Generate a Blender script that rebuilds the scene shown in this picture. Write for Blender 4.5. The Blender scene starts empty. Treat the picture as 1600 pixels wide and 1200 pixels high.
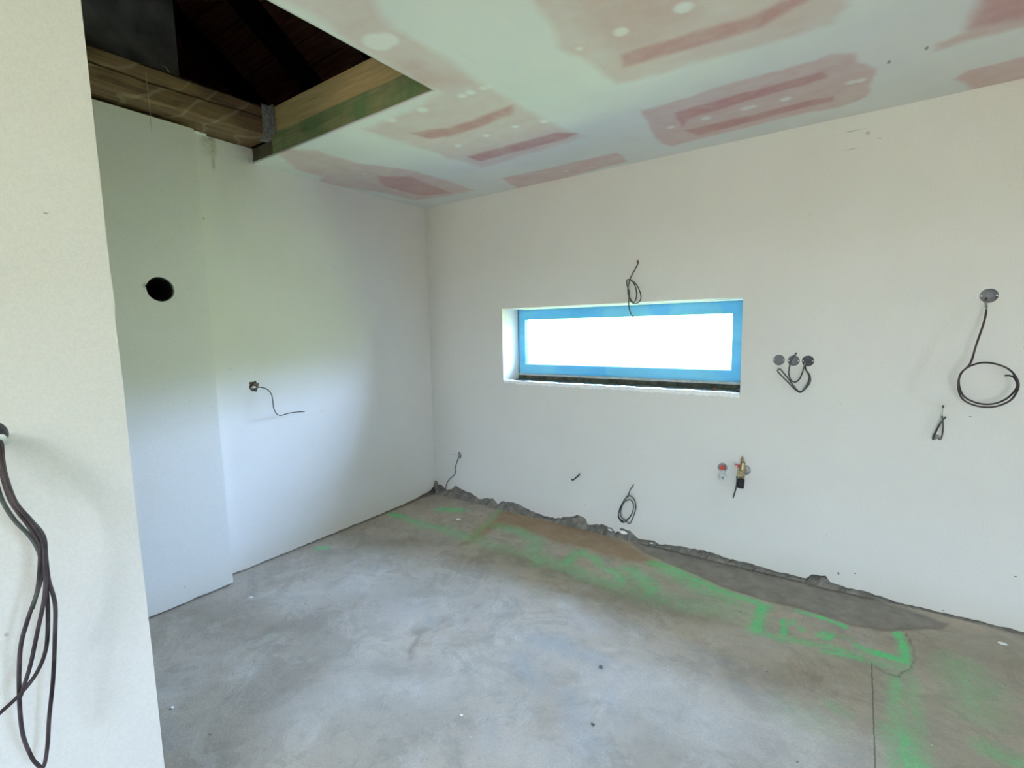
import bpy, math, random
import numpy as np
from mathutils import Vector, Matrix
from mathutils.geometry import tessellate_polygon
random.seed(7); rng = np.random.default_rng(7)
scn = bpy.context.scene
COL = scn.collection

# ------------------------------------------------------------------ camera
FPX = 768.0
CAM = Vector((3.0266, -3.0860, 1.45))
RIGHT = Vector((0.81934915, 0.57295257, -0.01980725))
UP = Vector((-0.04814305, 0.10319245, 0.99349563))
FWD = Vector((-0.57126984, 0.81306621, -0.11213433))
cd = bpy.data.cameras.new('camera'); cam = bpy.data.objects.new('camera', cd); COL.objects.link(cam)
cd.sensor_width = 36; cd.lens = FPX / 1600 * 36; cd.clip_start = 0.02
Mx = Matrix((RIGHT, UP, -FWD)).transposed().to_4x4(); Mx.translation = CAM
cam.matrix_world = Mx
scn.camera = cam

# ------------------------------------------------------------------ light and exposure
scn.view_settings.view_transform = 'Standard'; scn.view_settings.look = 'None'
scn.view_settings.gamma = 1; scn.view_settings.use_curve_mapping = False
scn.view_settings.exposure = 2.38
SKY = 5.2
SKY_HI = [(0.66, (1.05, 1.44, 2.10)), (0.78, (.86, 1.22, 1.85)), (1.0, (0.56, 0.86, 1.40))]
SKYRAMP = [(0.30, (0.32, 0.50, 0.19)), (0.49, (0.37, 0.56, 0.23)), (0.515, (0.33, 0.53, 0.20)), (0.540, (0.38, 0.56, 0.26)),
           (0.562, (1.25, 1.78, 2.60)), (0.66, (1.25, 1.90, 3.00)), (0.78, (1.0, 1.60, 2.65)), (1.0, (0.62, 1.0, 1.70))]     # lawn, trees, bright hazy sky
REAR = [(0.30, (.48, .44, .32)), (0.49, (.50, .46, .34)), (0.512, (0.88, 1.02, 1.20)), (0.58, (.95, 1.2, 1.62))]+SKY_HI   # pale paving and open sky behind the house
w = bpy.data.worlds.new('world'); scn.world = w; w.use_nodes = True
nt = w.node_tree; nt.nodes.clear()
tc = nt.nodes.new('ShaderNodeTexCoord'); sx = nt.nodes.new('ShaderNodeSeparateXYZ')
mm = nt.nodes.new('ShaderNodeMapRange'); mm.inputs[1].default_value = -1; mm.inputs[2].default_value = 1
cr = nt.nodes.new('ShaderNodeValToRGB'); bg = nt.nodes.new('ShaderNodeBackground'); ow = nt.nodes.new('ShaderNodeOutputWorld')
cr2 = nt.nodes.new('ShaderNodeValToRGB')
for node, rp in ((cr, SKYRAMP), (cr2, REAR)):
    els = node.color_ramp.elements
    els[0].position = rp[0][0]; els[0].color = (*rp[0][1], 1)
    els[1].position = 1.0; els[1].color = (*rp[-1][1], 1)
    for p_, c_ in rp[1:-1]:
        e = els.new(p_); e.color = (*c_, 1)
nt.links.new(tc.outputs['Generated'], sx.inputs[0]); nt.links.new(sx.outputs[2], mm.inputs[0])
nt.links.new(mm.outputs[0], cr.inputs[0])
nt.links.new(mm.outputs[0], cr2.inputs[0])
yr = nt.nodes.new('ShaderNodeMapRange'); yr.inputs[1].default_value = .2; yr.inputs[2].default_value = -.2; nt.links.new(sx.outputs[1], yr.inputs[0])
wm = nt.nodes.new('ShaderNodeMix'); wm.data_type = 'RGBA'
nt.links.new(yr.outputs[0], wm.inputs[0]); nt.links.new(cr.outputs[0], wm.inputs[6]); nt.links.new(cr2.outputs[0], wm.inputs[7]); nt.links.new(wm.outputs[2], bg.inputs[0])
bg.inputs[1].default_value = SKY; nt.links.new(bg.outputs[0], ow.inputs[0])

def portal(name, loc, rot, sxx, syy):
    l = bpy.data.lights.new(name, 'AREA'); l.shape = 'RECTANGLE'; l.size = sxx; l.size_y = syy
    l.cycles.is_portal = True
    o = bpy.data.objects.new(name, l); o.location = loc; o.rotation_euler = rot; COL.objects.link(o)
H = 2.4645
# opening geometry of the room
WX0, WX1, WZ0, WZ1 = 0.778, 2.481, 1.045, 1.601          # slot window
BX0, BX1, BZ1 = 3.2, 4.5, 2.15                             # patio door behind the camera
YB, XR = -6.6, 6.3
RY0, RY1, RZ0, RZ1 = -2.9, -2.2, 1.1, 2.15                # window in the right wall
portal('window_portal', ((WX0+WX1)/2, 0.42, (WZ0+WZ1)/2), (-math.pi/2, 0, 0), WX1-WX0, WZ1-WZ0)
portal('patio_portal', ((BX0+BX1)/2, YB-0.32, BZ1/2), (math.pi/2, 0, 0), BX1-BX0, BZ1)
portal('side_portal', (XR+0.32, (RY0+RY1)/2, (RZ0+RZ1)/2), (math.pi/2, 0, math.pi/2), RY1-RY0, RZ1-RZ0)

# ------------------------------------------------------------------ helpers
def ray(px, py):
    return RIGHT*((px-800)/FPX) - UP*((py-600)/FPX) + FWD
def at(px, py, ax, v):
    d = ray(px, py); t = (v - CAM[ax]) / d[ax]; return CAM + d*t

def prop(o, label=None, cat=None, group=None, kind=None):
    if label: o['label'] = label
    if cat: o['category'] = cat
    if group: o['group'] = group
    if kind: o['kind'] = kind
    return o
def mesh_obj(name, verts, faces, mat, parent=None, smooth=False):
    me = bpy.data.meshes.new(name); me.from_pydata([tuple(v) for v in verts], [], faces); me.validate(); me.update()
    if smooth: me.shade_smooth()
    me.materials.append(mat)
    o = bpy.data.objects.new(name, me); COL.objects.link(o)
    if parent: o.parent = parent
    return o
def empty(name, loc, label, cat, group=None):
    o = bpy.data.objects.new(name, None); o.location = loc; o.empty_display_size = .05; COL.objects.link(o)
    return prop(o, label, cat, group)
def adopt(child, parent):
    "parent a world-placed mesh under a thing that sits at its own location"
    child.parent = parent; child.matrix_parent_inverse = Matrix.Translation(-Vector(parent.location)) if parent.type == 'EMPTY' else Matrix()
    return child

class MB:
    def __init__(s): s.v = []; s.f = []
    def add(s, v, f):
        n = len(s.v); s.v += [tuple(a) for a in v]; s.f += [tuple(i+n for i in q) for q in f]; return s
    def box(s, a, b, M=None):
        x0, y0, z0 = a; x1, y1, z1 = b
        v = [Vector(p) for p in ((x0,y0,z0),(x1,y0,z0),(x1,y1,z0),(x0,y1,z0),(x0,y0,z1),(x1,y0,z1),(x1,y1,z1),(x0,y1,z1))]
        if M: v = [M @ p for p in v]
        return s.add(v, [(0,3,2,1),(4,5,6,7),(0,1,5,4),(1,2,6,5),(2,3,7,6),(3,0,4,7)])
    def lathe(s, prof, M, n=20, cap=True):
        "prof: (radius, height) pairs, along local z of M"
        v = []; f = []
        for r, h in prof:
            for i in range(n):
                a = 2*math.pi*i/n; v.append(M @ Vector((r*math.cos(a), r*math.sin(a), h)))
        for k in range(len(prof)-1):
            for i in range(n):
                j = (i+1) % n; f.append((k*n+i, k*n+j, (k+1)*n+j, (k+1)*n+i))
        if cap: f.append(tuple(reversed(range(n)))); f.append(tuple((len(prof)-1)*n+i for i in range(n)))
        return s.add(v, f)
    def tube(s, pts, r, n=8, res=6, spline=True):
        P = [Vector(p) for p in pts]
        if spline and len(P) > 2:
            Q = []
            E_ = [P[0]*2-P[1]] + P + [P[-1]*2-P[-2]]
            for i in range(1, len(E_)-2):
                a, b, c, d = E_[i-1:i+3]
                for k in range(res):
                    t = k/res
                    Q.append(0.5*((2*b)+(c-a)*t+(2*a-5*b+4*c-d)*t*t+(3*b-a-3*c+d)*t**3))
            Q.append(P[-1]); P = Q
        v = []; f = []
        t0 = (P[1]-P[0]).normalized(); nrm = t0.orthogonal().normalized()
        for i, p in enumerate(P):
            t = (P[min(i+1, len(P)-1)] - P[max(i-1, 0)])
            t = t.normalized() if t.length > 1e-9 else t0
            nrm = (nrm - t*nrm.dot(t)).normalized(); bn = t.cross(nrm)
            rr = r[0]+(r[1]-r[0])*i/(len(P)-1) if isinstance(r, tuple) else r
            for k in range(n):
                a = 2*math.pi*k/n; v.append(p + (nrm*math.cos(a)+bn*math.sin(a))*rr)
        for i in range(len(P)-1):
            for k in range(n):
                j = (k+1) % n; f.append((i*n+k, i*n+j, (i+1)*n+j, (i+1)*n+k))
        f.append(tuple(reversed(range(n)))); f.append(tuple((len(P)-1)*n+k for k in range(n)))
        return s.add(v, f)
    def lump(s, c, r, seed=0, flat=1.0):
        "irregular stone-like lump"
        rr = random.Random(seed); v = []; f = []; nu, nv = 9, 6
        c = Vector(c)
        for j in range(nv+1):
            th = math.pi*j/nv
            for i in range(nu):
                ph = 2*math.pi*i/nu; k = 1+rr.uniform(-.25, .25) if 0 < j < nv else 1
                v.append(c + Vector((r[0]*math.sin(th)*math.cos(ph)*k, r[1]*math.sin(th)*math.sin(ph)*k, r[2]*math.cos(th)*k*flat)))
        for j in range(nv):
            for i in range(nu):
                q = (i+1) % nu; f.append((j*nu+i, (j+1)*nu+i, (j+1)*nu+q, j*nu+q))
        return s.add(v, f)
    def build(s, name, mat, parent=None, smooth=False, thing=None):
        o = mesh_obj(name, s.v, s.f, mat, None, smooth)
        if parent: adopt(o, parent)
        if thing: prop(o, *thing)
        return o

def slab(loops, to3, d0, d1):
    "flat slab with holes: loops of (u, v); to3(u, v, d) gives the point; d0 front, d1 back"
    L = [[Vector((u, v, 0)) for u, v in lp] for lp in loops]
    tris = tessellate_polygon(L); flat = [p for lp in L for p in lp]; n = len(flat)
    v = [to3(p.x, p.y, d0) for p in flat] + [to3(p.x, p.y, d1) for p in flat]
    f = [tuple(t) for t in tris] + [tuple(n+i for i in reversed(t)) for t in tris]
    o = 0
    for lp in L:
        m = len(lp)
        for i in range(m):
            j = (i+1) % m; f.append((o+i, o+j, n+o+j, n+o+i))
        o += m
    return v, f
def fix_normals(o):
    import bmesh
    bm = bmesh.new(); bm.from_mesh(o.data); bmesh.ops.recalc_face_normals(bm, faces=bm.faces); bm.to_mesh(o.data); bm.free()
def circle(cu, cv, r, n=28): return [(cu+r*math.cos(2*math.pi*i/n), cv+r*math.sin(2*math.pi*i/n)) for i in range(n)]
def blob_loop(cu, cv, ru, rv, n=18, seed=1, amp=.22):
    rr = random.Random(seed)
    out = []
    for i in range(n):
        k = 1+rr.uniform(-amp, amp); a = 2*math.pi*i/n
        out.append((cu+ru*k*math.cos(a), cv+rv*k*math.sin(a)))
    return out
def jag(pts, step, amp, seed=3):
    "subdivide a polyline and roughen its second coordinate"
    rr = random.Random(seed); out = []
    for (a, b), (c, d) in zip(pts, pts[1:]):
        n = max(1, int(abs(c-a)/step))
        for k in range(n):
            t = k/n; out.append((a+(c-a)*t, b+(d-b)*t+rr.uniform(-amp, amp)*(0 if k == 0 and not out else 1)))
    out.append(pts[-1]); return out

# ------------------------------------------------------------------ materials
class NB:
    def __init__(s, name, rough=.8):
        s.m = bpy.data.materials.new(name); s.m.use_nodes = True; s.t = s.m.node_tree; s.b = s.t.nodes['Principled BSDF']
        s.b.inputs['Roughness'].default_value = rough; s.b.inputs['Specular IOR Level'].default_value = .25
        s.co = s.t.nodes.new('ShaderNodeTexCoord').outputs['Object']
    def n(s, t): return s.t.nodes.new(t)
    def l(s, a, b): s.t.links.new(a, b)
    def noise(s, scale, detail=4, rough=.55, vec=None, dist=0, sc=None):
        x = s.n('ShaderNodeTexNoise'); x.inputs['Scale'].default_value = scale; x.inputs['Detail'].default_value = detail
        x.inputs['Roughness'].default_value = rough; x.inputs['Distortion'].default_value = dist
        v = vec or s.co
        if sc:
            mp = s.n('ShaderNodeMapping'); mp.inputs['Scale'].default_value = sc; s.l(v, mp.inputs[0]); v = mp.outputs[0]
        s.l(v, x.inputs['Vector']); return x.outputs[0]
    def ramp(s, fac, a, b, ca=0., cb=1.):
        x = s.n('ShaderNodeMapRange'); x.inputs[1].default_value = a; x.inputs[2].default_value = b
        x.inputs[3].default_value = ca; x.inputs[4].default_value = cb; s.l(fac, x.inputs[0]); return x.outputs[0]
    def mix(s, fac, a, b):
        x = s.n('ShaderNodeMix'); x.data_type = 'RGBA'
        for sock, v in ((x.inputs[0], fac), (x.inputs[6], a), (x.inputs[7], b)):
            if isinstance(v, (int, float)): sock.default_value = v
            elif isinstance(v, tuple): sock.default_value = (*v, 1)
            else: s.l(v, sock)
        return x.outputs[2]
    def math(s, op, a, b=0.):
        x = s.n('ShaderNodeMath'); x.operation = op
        for sock, v in ((x.inputs[0], a), (x.inputs[1], b)):
            if isinstance(v, (int, float)): sock.default_value = v
            else: s.l(v, sock)
        return x.outputs[0]
    def blob(s, c, r, soft=.5):
        "ellipsoid mask about a point"
        v = s.n('ShaderNodeVectorMath'); v.operation = 'SUBTRACT'; s.l(s.co, v.inputs[0]); v.inputs[1].default_value = c
        d = s.n('ShaderNodeVectorMath'); d.operation = 'DIVIDE'; s.l(v.outputs[0], d.inputs[0]); d.inputs[1].default_value = r
        q = s.n('ShaderNodeVectorMath'); q.operation = 'LENGTH'; s.l(d.outputs[0], q.inputs[0])
        return s.ramp(q.outputs['Value'], 1.0, 1.0-soft)
    def bump(s, h, strength=.3, dist=.005):
        x = s.n('ShaderNodeBump'); x.inputs['Strength'].default_value = strength; x.inputs['Distance'].default_value = dist
        s.l(h, x.inputs['Height']); s.l(x.outputs[0], s.b.inputs['Normal'])
    def attr(s, name):
        x = s.n('ShaderNodeAttribute'); x.attribute_name = name; q = s.n('ShaderNodeSeparateColor'); s.l(x.outputs['Color'], q.inputs[0])
        return q.outputs[0], q.outputs[1], q.outputs[2]
    def done(s, col):
        if isinstance(col, tuple): s.b.inputs['Base Color'].default_value = (*col, 1)
        else: s.l(col, s.b.inputs['Base Color'])
        return s.m
def plain(name, col, rough=.5, metal=0., var=.12, scale=40, bump=0.):
    k = NB(name, rough); k.b.inputs['Metallic'].default_value = metal
    dark = tuple(c*(1-var*2) for c in col); light = tuple(min(1, c*(1+var)) for c in col)
    f = k.noise(scale, 4)
    if bump: k.bump(f, bump, .003)
    return k.done(k.mix(k.ramp(f, .3, .7), dark, light))

def plaster_mat(name, base, marks=()):
    k = NB(name, .92)
    c = k.mix(k.ramp(k.noise(1.3, 3), .35, .7), base, tuple(x*y for x, y in zip(base, (.955, .955, .945))))
    c = k.mix(k.math('MULTIPLY', k.ramp(k.noise(160, 2), .4, .62), .16), c, tuple(x*.72 for x in base))
    c = k.mix(k.math('MULTIPLY', k.ramp(k.noise(4.5, 5, .65), .55, .75), .16), c, tuple(x*y for x, y in zip(base, (.92, .87, .78))))
    # sparse dark pock marks
    c = k.mix(k.math('MULTIPLY', k.ramp(k.noise(26, 2, .5), .755, .79), .5), c, (.28, .25, .2))
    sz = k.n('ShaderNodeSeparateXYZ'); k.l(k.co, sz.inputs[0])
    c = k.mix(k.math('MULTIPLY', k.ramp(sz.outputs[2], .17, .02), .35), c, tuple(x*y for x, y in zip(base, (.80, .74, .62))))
    for pos, rad, colr, st, soft in marks:
        wv = k.blob(pos, rad, soft); nz = k.ramp(k.noise(30, 4, .6), .3, .6)
        c = k.mix(k.math('MULTIPLY', k.math('MULTIPLY', wv, nz), st), c, colr)
    h = k.math('ADD', k.noise(220, 2), k.math('MULTIPLY', k.noise(9, 4), 1.6))
    k.bump(h, .22, .003)
    return k.done(c)

PL = (.77, .745, .715)
def pm(px, py, ax, v): return tuple(at(px, py, ax, v))
stain = [(pm(331, 232, 0, 0), (.2, .035, .075), (.42, .40, .20), .9, .8), (pm(333, 255, 0, 0), (.2, .014, .05), (.33, .29, .14), .9, .8),
         (pm(326, 216, 0, 0), (.2, .04, .035), (.20, .19, .15), .9, .8),
         (pm(318, 226, 0, 0), (.2, .03, .08), (.42, .42, .36), .5, .8),
         (pm(385, 250, 0, 0), (.2, .08, .035), (.30, .33, .27), .55, .9)]
scr = [(pm(1336, 204, 1, 0), (.055, .2, .0035), (.25, .22, .17), .9, .6), (pm(1356, 208, 1, 0), (.012, .2, .012), (.28, .24, .18), .9, .6),
       (pm(1330, 233, 1, 0), (.04, .2, .003), (.3, .27, .2), .7, .6), (pm(1375, 216, 1, 0), (.012, .2, .004), (.3, .27, .2), .6, .6),
       (pm(1310, 896, 1, 0), (.006, .2, .009), (.12, .1, .09), 1, .5), (pm(1336, 896, 1, 0), (.004, .2, .005), (.15, .12, .1), 1, .5),
       (pm(1474, 954, 1, 0), (.006, .2, .005), (.12, .1, .09), 1, .5), (pm(1587, 901, 1, 0), (.006, .2, .004), (.12, .1, .09), 1, .5),
       (pm(1516, 651, 1, 0), (.006, .2, .004), (.2, .18, .15), 1, .5)]
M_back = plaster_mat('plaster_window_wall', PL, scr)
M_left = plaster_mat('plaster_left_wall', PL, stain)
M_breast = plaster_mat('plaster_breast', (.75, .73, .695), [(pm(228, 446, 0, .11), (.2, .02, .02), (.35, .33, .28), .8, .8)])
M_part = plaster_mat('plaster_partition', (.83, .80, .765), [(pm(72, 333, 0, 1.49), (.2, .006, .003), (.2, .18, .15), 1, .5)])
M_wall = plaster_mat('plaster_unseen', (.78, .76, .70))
M_lip = plain('broken_plaster', (.93, .93, .92), .95, var=.05, scale=60, bump=.6)
M_mortar = plain('grey_mortar', (.25, .228, .195), .97, var=.22, scale=18, bump=.9)
M_core = plain('rough_masonry', (.20, .185, .16), .97, var=.3, scale=14, bump=.8)
M_brick = plain('brown_rubble', (.26, .18, .12), .97, var=.35, scale=70, bump=.8)
M_dark = plain('soot', (.012, .011, .010), .95)
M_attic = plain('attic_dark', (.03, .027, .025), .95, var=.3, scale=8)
M_grey = plain('grey_box_plastic', (.27, .27, .30), .6, var=.12, scale=60)
M_dgrey = plain('dark_box_plastic', (.13, .13, .145), .6, var=.2, scale=60)
M_cable = plain('dark_grey_cable_sheath', (.085, .095, .09), .5, var=.3, scale=25)
M_cabp = plain('purple_brown_cable_sheath', (.075, .055, .06), .5, var=.4, scale=18)
M_cabl = plain('dusty_cable_sheath', (.42, .40, .37), .8, var=.2, scale=30)
M_wireg = plain('thin_core_wire', (.35, .33, .25), .5)
M_brass = plain('brass', (.45, .36, .20), .35, metal=.7, var=.2, scale=80)
M_zinc = plain('zinc', (.40, .40, .40), .5, metal=.3, var=.25, scale=60)
M_red = plain('red_plastic', (.62, .09, .07), .4)
M_white = plain('white_plastic', (.72, .75, .75), .4)
M_black = plain('black_plastic', (.03, .026, .032), .4)
M_tape = plain('dark_sealing_strip', (.10, .10, .075), .7, var=.3, scale=20)
M_rail = plain('grey_rail', (.50, .52, .50), .5)
M_rust = plain('rust_brown', (.30, .12, .05), .8)
M_web = plain('dusty_string', (.42, .38, .32), .9)

def wood(name, base, dark, axis=0, knots=True, stain=None, rings=22):
    k = NB(name, .75)
    sc = [18, 18, 18]; sc[axis] = 1.2
    g = k.noise(3.0, 5, .6, sc=tuple(sc), dist=.6)
    c = k.mix(k.ramp(g, .32, .68), dark, base)
    if knots:
        s2 = [5, 5, 5]; s2[axis] = 2.2
        c = k.mix(k.math('MULTIPLY', k.ramp(k.noise(2.2, 2, .5, sc=tuple(s2)), .66, .73), .75), c, tuple(x*.35 for x in dark))
    if stain:
        f = k.math('MULTIPLY', k.ramp(k.noise(4, 5, .6, sc=(1.4, 1, 1)), .40, .66), .85)
        c = k.mix(f, c, stain)
    k.bump(g, .35, .004)
    return k.done(c)
M_pine = wood('yellow_pine', (.78, .57, .29), (.58, .41, .19))
M_green = wood('green_treated_pine', (.52, .45, .24), (.30, .28, .14), stain=(.15, .27, .12))
M_post = wood('grey_brown_block', (.17, .14, .10), (.09, .075, .055), axis=2, knots=False)
M_old = wood('old_brown_beam', (.29, .18, .09), (.11, .075, .045), axis=1)
bm_ = M_old.node_tree; wv = bm_.nodes.new('ShaderNodeTexWave'); wv.wave_type = 'RINGS'; wv.inputs['Scale'].default_value = 2.6; wv.inputs['Distortion'].default_value = 6; wv.inputs['Detail Scale'].default_value = 1.5
wr = bm_.nodes.new('ShaderNodeMapRange'); wr.inputs[1].default_value = .93; wr.inputs[2].default_value = 1.0; wr.inputs[4].default_value = .45
pb_ = bm_.nodes['Principled BSDF']; src = pb_.inputs['Base Color'].links[0].from_socket
wx_ = bm_.nodes.new('ShaderNodeMix'); wx_.data_type = 'RGBA'; wx_.inputs[7].default_value = (.42, .34, .22, 1)
tco = bm_.nodes.new('ShaderNodeTexCoord'); bm_.links.new(tco.outputs['Object'], wv.inputs[0]); bm_.links.new(wv.outputs['Fac'], wr.inputs[0]); bm_.links.new(wr.outputs[0], wx_.inputs[0])
bm_.links.new(src, wx_.inputs[6]); bm_.links.new(wx_.outputs[2], pb_.inputs['Base Color'])
M_raf = wood('black_rafter', (.03, .022, .02), (.015, .012, .010), axis=1, knots=False)
M_tile = wood('roof_board', (.62, .30, .22), (.36, .17, .13), axis=0, knots=False)
M_chim = plain('chimney_render', (.21, .21, .20), .95, var=.25, scale=7, bump=.5)

k = NB('blue_masking_film', .45)
c = k.mix(k.ramp(k.noise(3.5, 4, .6, sc=(1, 1, 2.5)), .35, .65), (.14, .52, .86), (.20, .62, .92))
c = k.mix(k.math('MULTIPLY', k.ramp(k.noise(2.2, 1), .52, .56), .30), c, (.33, .76, .82))
k.bump(k.noise(22, 4, .6, sc=(.5, 1, 2)), .5, .004); M_film = k.done(c)
# window glass: clear pane, reflecting at the surface
gm = bpy.data.materials.new('window_glass'); gm.use_nodes = True; g = gm.node_tree; g.nodes.clear()
go = g.nodes.new('ShaderNodeOutputMaterial'); gx = g.nodes.new('ShaderNodeMixShader'); gt = g.nodes.new('ShaderNodeBsdfTransparent')
gg = g.nodes.new('ShaderNodeBsdfGlossy'); gg.inputs['Roughness'].default_value = .02; gf = g.nodes.new('ShaderNodeFresnel'); gf.inputs[0].default_value = 1.25
g.links.new(gf.outputs[0], gx.inputs[0]); g.links.new(gt.outputs[0], gx.inputs[1]); g.links.new(gg.outputs[0], gx.inputs[2]); g.links.new(gx.outputs[0], go.inputs[0])

# ------------------------------------------------------------------ painted masks on floor and ceiling
def to_plane(poly, z):
    return np.array([[*at(x, y, 2, z)[:2]] for x, y in poly])
def seg_d(X, Y, a, b):
    d = b-a; L = max(1e-12, d@d); t = np.clip(((X-a[0])*d[0]+(Y-a[1])*d[1])/L, 0, 1)
    return np.hypot(X-a[0]-t*d[0], Y-a[1]-t*d[1])
def poly_mask(X, Y, P, soft):
    ins = np.zeros(X.shape, bool); D = np.full(X.shape, 9.)
    for i in range(len(P)):
        a, b = P[i], P[(i+1) % len(P)]
        D = np.minimum(D, seg_d(X, Y, a, b))
        if a[1] != b[1]:
            cnd = ((a[1] > Y) != (b[1] > Y)) & (X < (b[0]-a[0])*(Y-a[1])/(b[1]-a[1])+a[0]); ins ^= cnd
    s = np.where(ins, D, -D); return np.clip(s/soft+.5, 0, 1)
def line_mask(X, Y, P, wd, soft):
    D = np.full(X.shape, 9.)
    for a, b in zip(P[:-1], P[1:]): D = np.minimum(D, seg_d(X, Y, a, b))
    return np.clip((wd-D)/soft+.5, 0, 1)
def vnoise(X, Y, sc, seed):
    r = np.random.default_rng(seed); T = r.random((256, 256))
    x = X*sc+100; y = Y*sc+100; xi = np.floor(x).astype(int); yi = np.floor(y).astype(int); fx = x-xi; fy = y-yi
    fx = fx*fx*(3-2*fx); fy = fy*fy*(3-2*fy); g_ = lambda i, j: T[(xi+i) % 256, (yi+j) % 256]
    return (g_(0, 0)*(1-fx)+g_(1, 0)*fx)*(1-fy)+(g_(0, 1)*(1-fx)+g_(1, 1)*fx)*fy
def fbm(X, Y, sc, seed, o=4): return sum(vnoise(X, Y, sc*2**k, seed+k)/2**(k+1) for k in range(o))/(1-.5**o)
def grid(name, xs, ys, zf, masks, mat, keep=None):
    X, Y = np.meshgrid(xs, ys); nx, ny = len(xs), len(ys)
    A = masks(X, Y); Z = zf(X, Y, A)
    V = np.stack([X.ravel(), Y.ravel(), Z.ravel()], 1)
    i, j = np.meshgrid(np.arange(nx-1), np.arange(ny-1)); q = (j*nx+i).ravel()
    if keep is not None:
        cx = ((X[:-1, :-1]+X[1:, 1:])/2).ravel(); cy = ((Y[:-1, :-1]+Y[1:, 1:])/2).ravel(); q = q[keep(cx, cy)]
    F = np.stack([q, q+1, q+nx+1, q+nx], 1)
    me = bpy.data.meshes.new(name); me.vertices.add(len(V)); me.vertices.foreach_set('co', V.ravel())
    me.loops.add(F.size); me.loops.foreach_set('vertex_index', F.ravel().astype(np.int32))
    me.polygons.add(len(F)); me.polygons.foreach_set('loop_start', np.arange(0, F.size, 4, dtype=np.int32))
    me.update(calc_edges=True); me.shade_smooth()
    for nm, ch in A.items():
        a = me.color_attributes.new(nm, 'FLOAT_COLOR', 'POINT'); arr = np.ones((len(V), 4), np.float32)
        for c_, m_ in enumerate(ch): arr[:, c_] = m_.ravel()
        a.data.foreach_set('color', arr.ravel())
    me.materials.append(mat); o = bpy.data.objects.new(name, me); COL.objects.link(o); return o
def axis_pts(fine0, fine1, step, lo, hi, extra=()):
    a = list(np.arange(fine0, fine1+1e-6, step)); b = [lo+(fine0-lo)*t for t in (0, .5)] if lo < fine0-1e-6 else []
    c_ = [fine1+(hi-fine1)*t for t in (.25, .5, .75, 1)] if hi > fine1+1e-6 else []
    pts = sorted(set([round(float(v), 5) for v in b+a+c_+list(extra)])); return np.array(pts)

# ---- floor
GREEN = [  # (polyline in the photograph, half width m, softness m, strength)
 ([(497,857),(510,856)], .022, .05, 1.0), ([(612,803),(640,812),(662,820)], .03, .06, .75), ([(612,803),(628,806)], .03, .05, .9),
 ([(655,820),(690,825),(720,836),(745,842)], .045, .09, .55), ([(675,823),(697,828)], .02, .05, .9),
 ([(690,796),(718,797)], .05, .08, .85), ([(783,796),(765,815),(740,838)], .018, .05, .55),
 ([(780,822),(815,832),(838,846),(832,862),(845,880)], .045, .10, .6), ([(745,845),(800,860),(835,868)], .05, .12, .35),
 ([(835,868),(880,886),(930,905),(965,915)], .04, .10, .55), ([(885,880),(905,862),(930,872),(945,888),(965,895),(972,912)], .032, .06, .75),
 ([(875,878),(895,884),(925,898)], .02, .05, .6), ([(985,890),(1003,905),(1020,925)], .05, .10, .8), ([(965,915),(1010,930),(1080,945),(1170,960)], .06, .14, .38),
 ([(1020,880),(1050,888),(1085,905),(1120,922)], .035, .06, .85), ([(1040,890),(1090,918),(1140,938)], .05, .10, .7), ([(1110,918),(1160,935),(1198,947)], .03, .05, .9),
 ([(1192,948),(1186,965),(1181,983)], .032, .04, .9), ([(1176,986),(1230,998),(1300,1013),(1350,1025)], .018, .05, .85),
 ([(1222,999),(1245,1003)], .02, .04, .7), ([(1290,1018),(1330,1026),(1345,1030)], .018, .03, .9),
 ([(1245,955),(1268,961),(1290,967)], .014, .025, 1.0), ([(1272,962),(1300,972),(1318,978)], .016, .025, 1.0),
 ([(1224,969),(1226,990)], .014, .02, 1.), ([(1222,969),(1242,971),(1236,977)], .010, .02, .8), ([(1252,981),(1255,986)], .013, .02, .9),
 ([(1280,992),(1290,988),(1302,993),(1292,999),(1280,994)], .014, .022, 1.), ([(1318,995),(1332,1000)], .012, .04, .5), ([(1337,1008),(1347,1012)], .017, .025, .95),
 ([(1362,1018),(1390,1026),(1416,1034)], .028, .025, 1.0), ([(1404,991),(1412,1005),(1416,1020),(1416,1036)], .022, .025, 1.0),
 ([(1365,1034),(1395,1043),(1412,1042)], .028, .05, .45),
 ([(1400,1060),(1400,1100),(1405,1150),(1412,1210)], .028, .04, .55), ([(1425,1060),(1432,1120),(1442,1210)], .022, .05, .4), ([(1412,1150),(1425,1210)], .05, .08, .7),
 ([(1500,1040),(1515,1075),(1525,1110)], .06, .14, .42), ([(1500,1035),(1540,1075)], .05, .12, .35),
 ([(1545,1170),(1600,1195)], .035, .07, .65), ([(1298,1101),(1316,1113)], .02, .06, .4), ([(1240,1110),(1280,1130)], .06, .12, .15),
]
STRIP = [(988,848),(1030,850),(1060,854),(1120,868),(1180,884),(1252,903),(1300,914),(1345,928),(1400,946),(1478,972),(1472,981),(1440,982),(1400,986),(1372,984),(1330,976),(1270,956),(1200,938),(1130,917),(1100,902),(1050,882),(1010,864)]
RUST = [(782,797),(830,806),(900,822),(985,850),(1005,866),(1040,885),(980,876),(930,862),(880,850),(838,835),(805,822),(775,825),(735,850),(715,852)]
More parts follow.
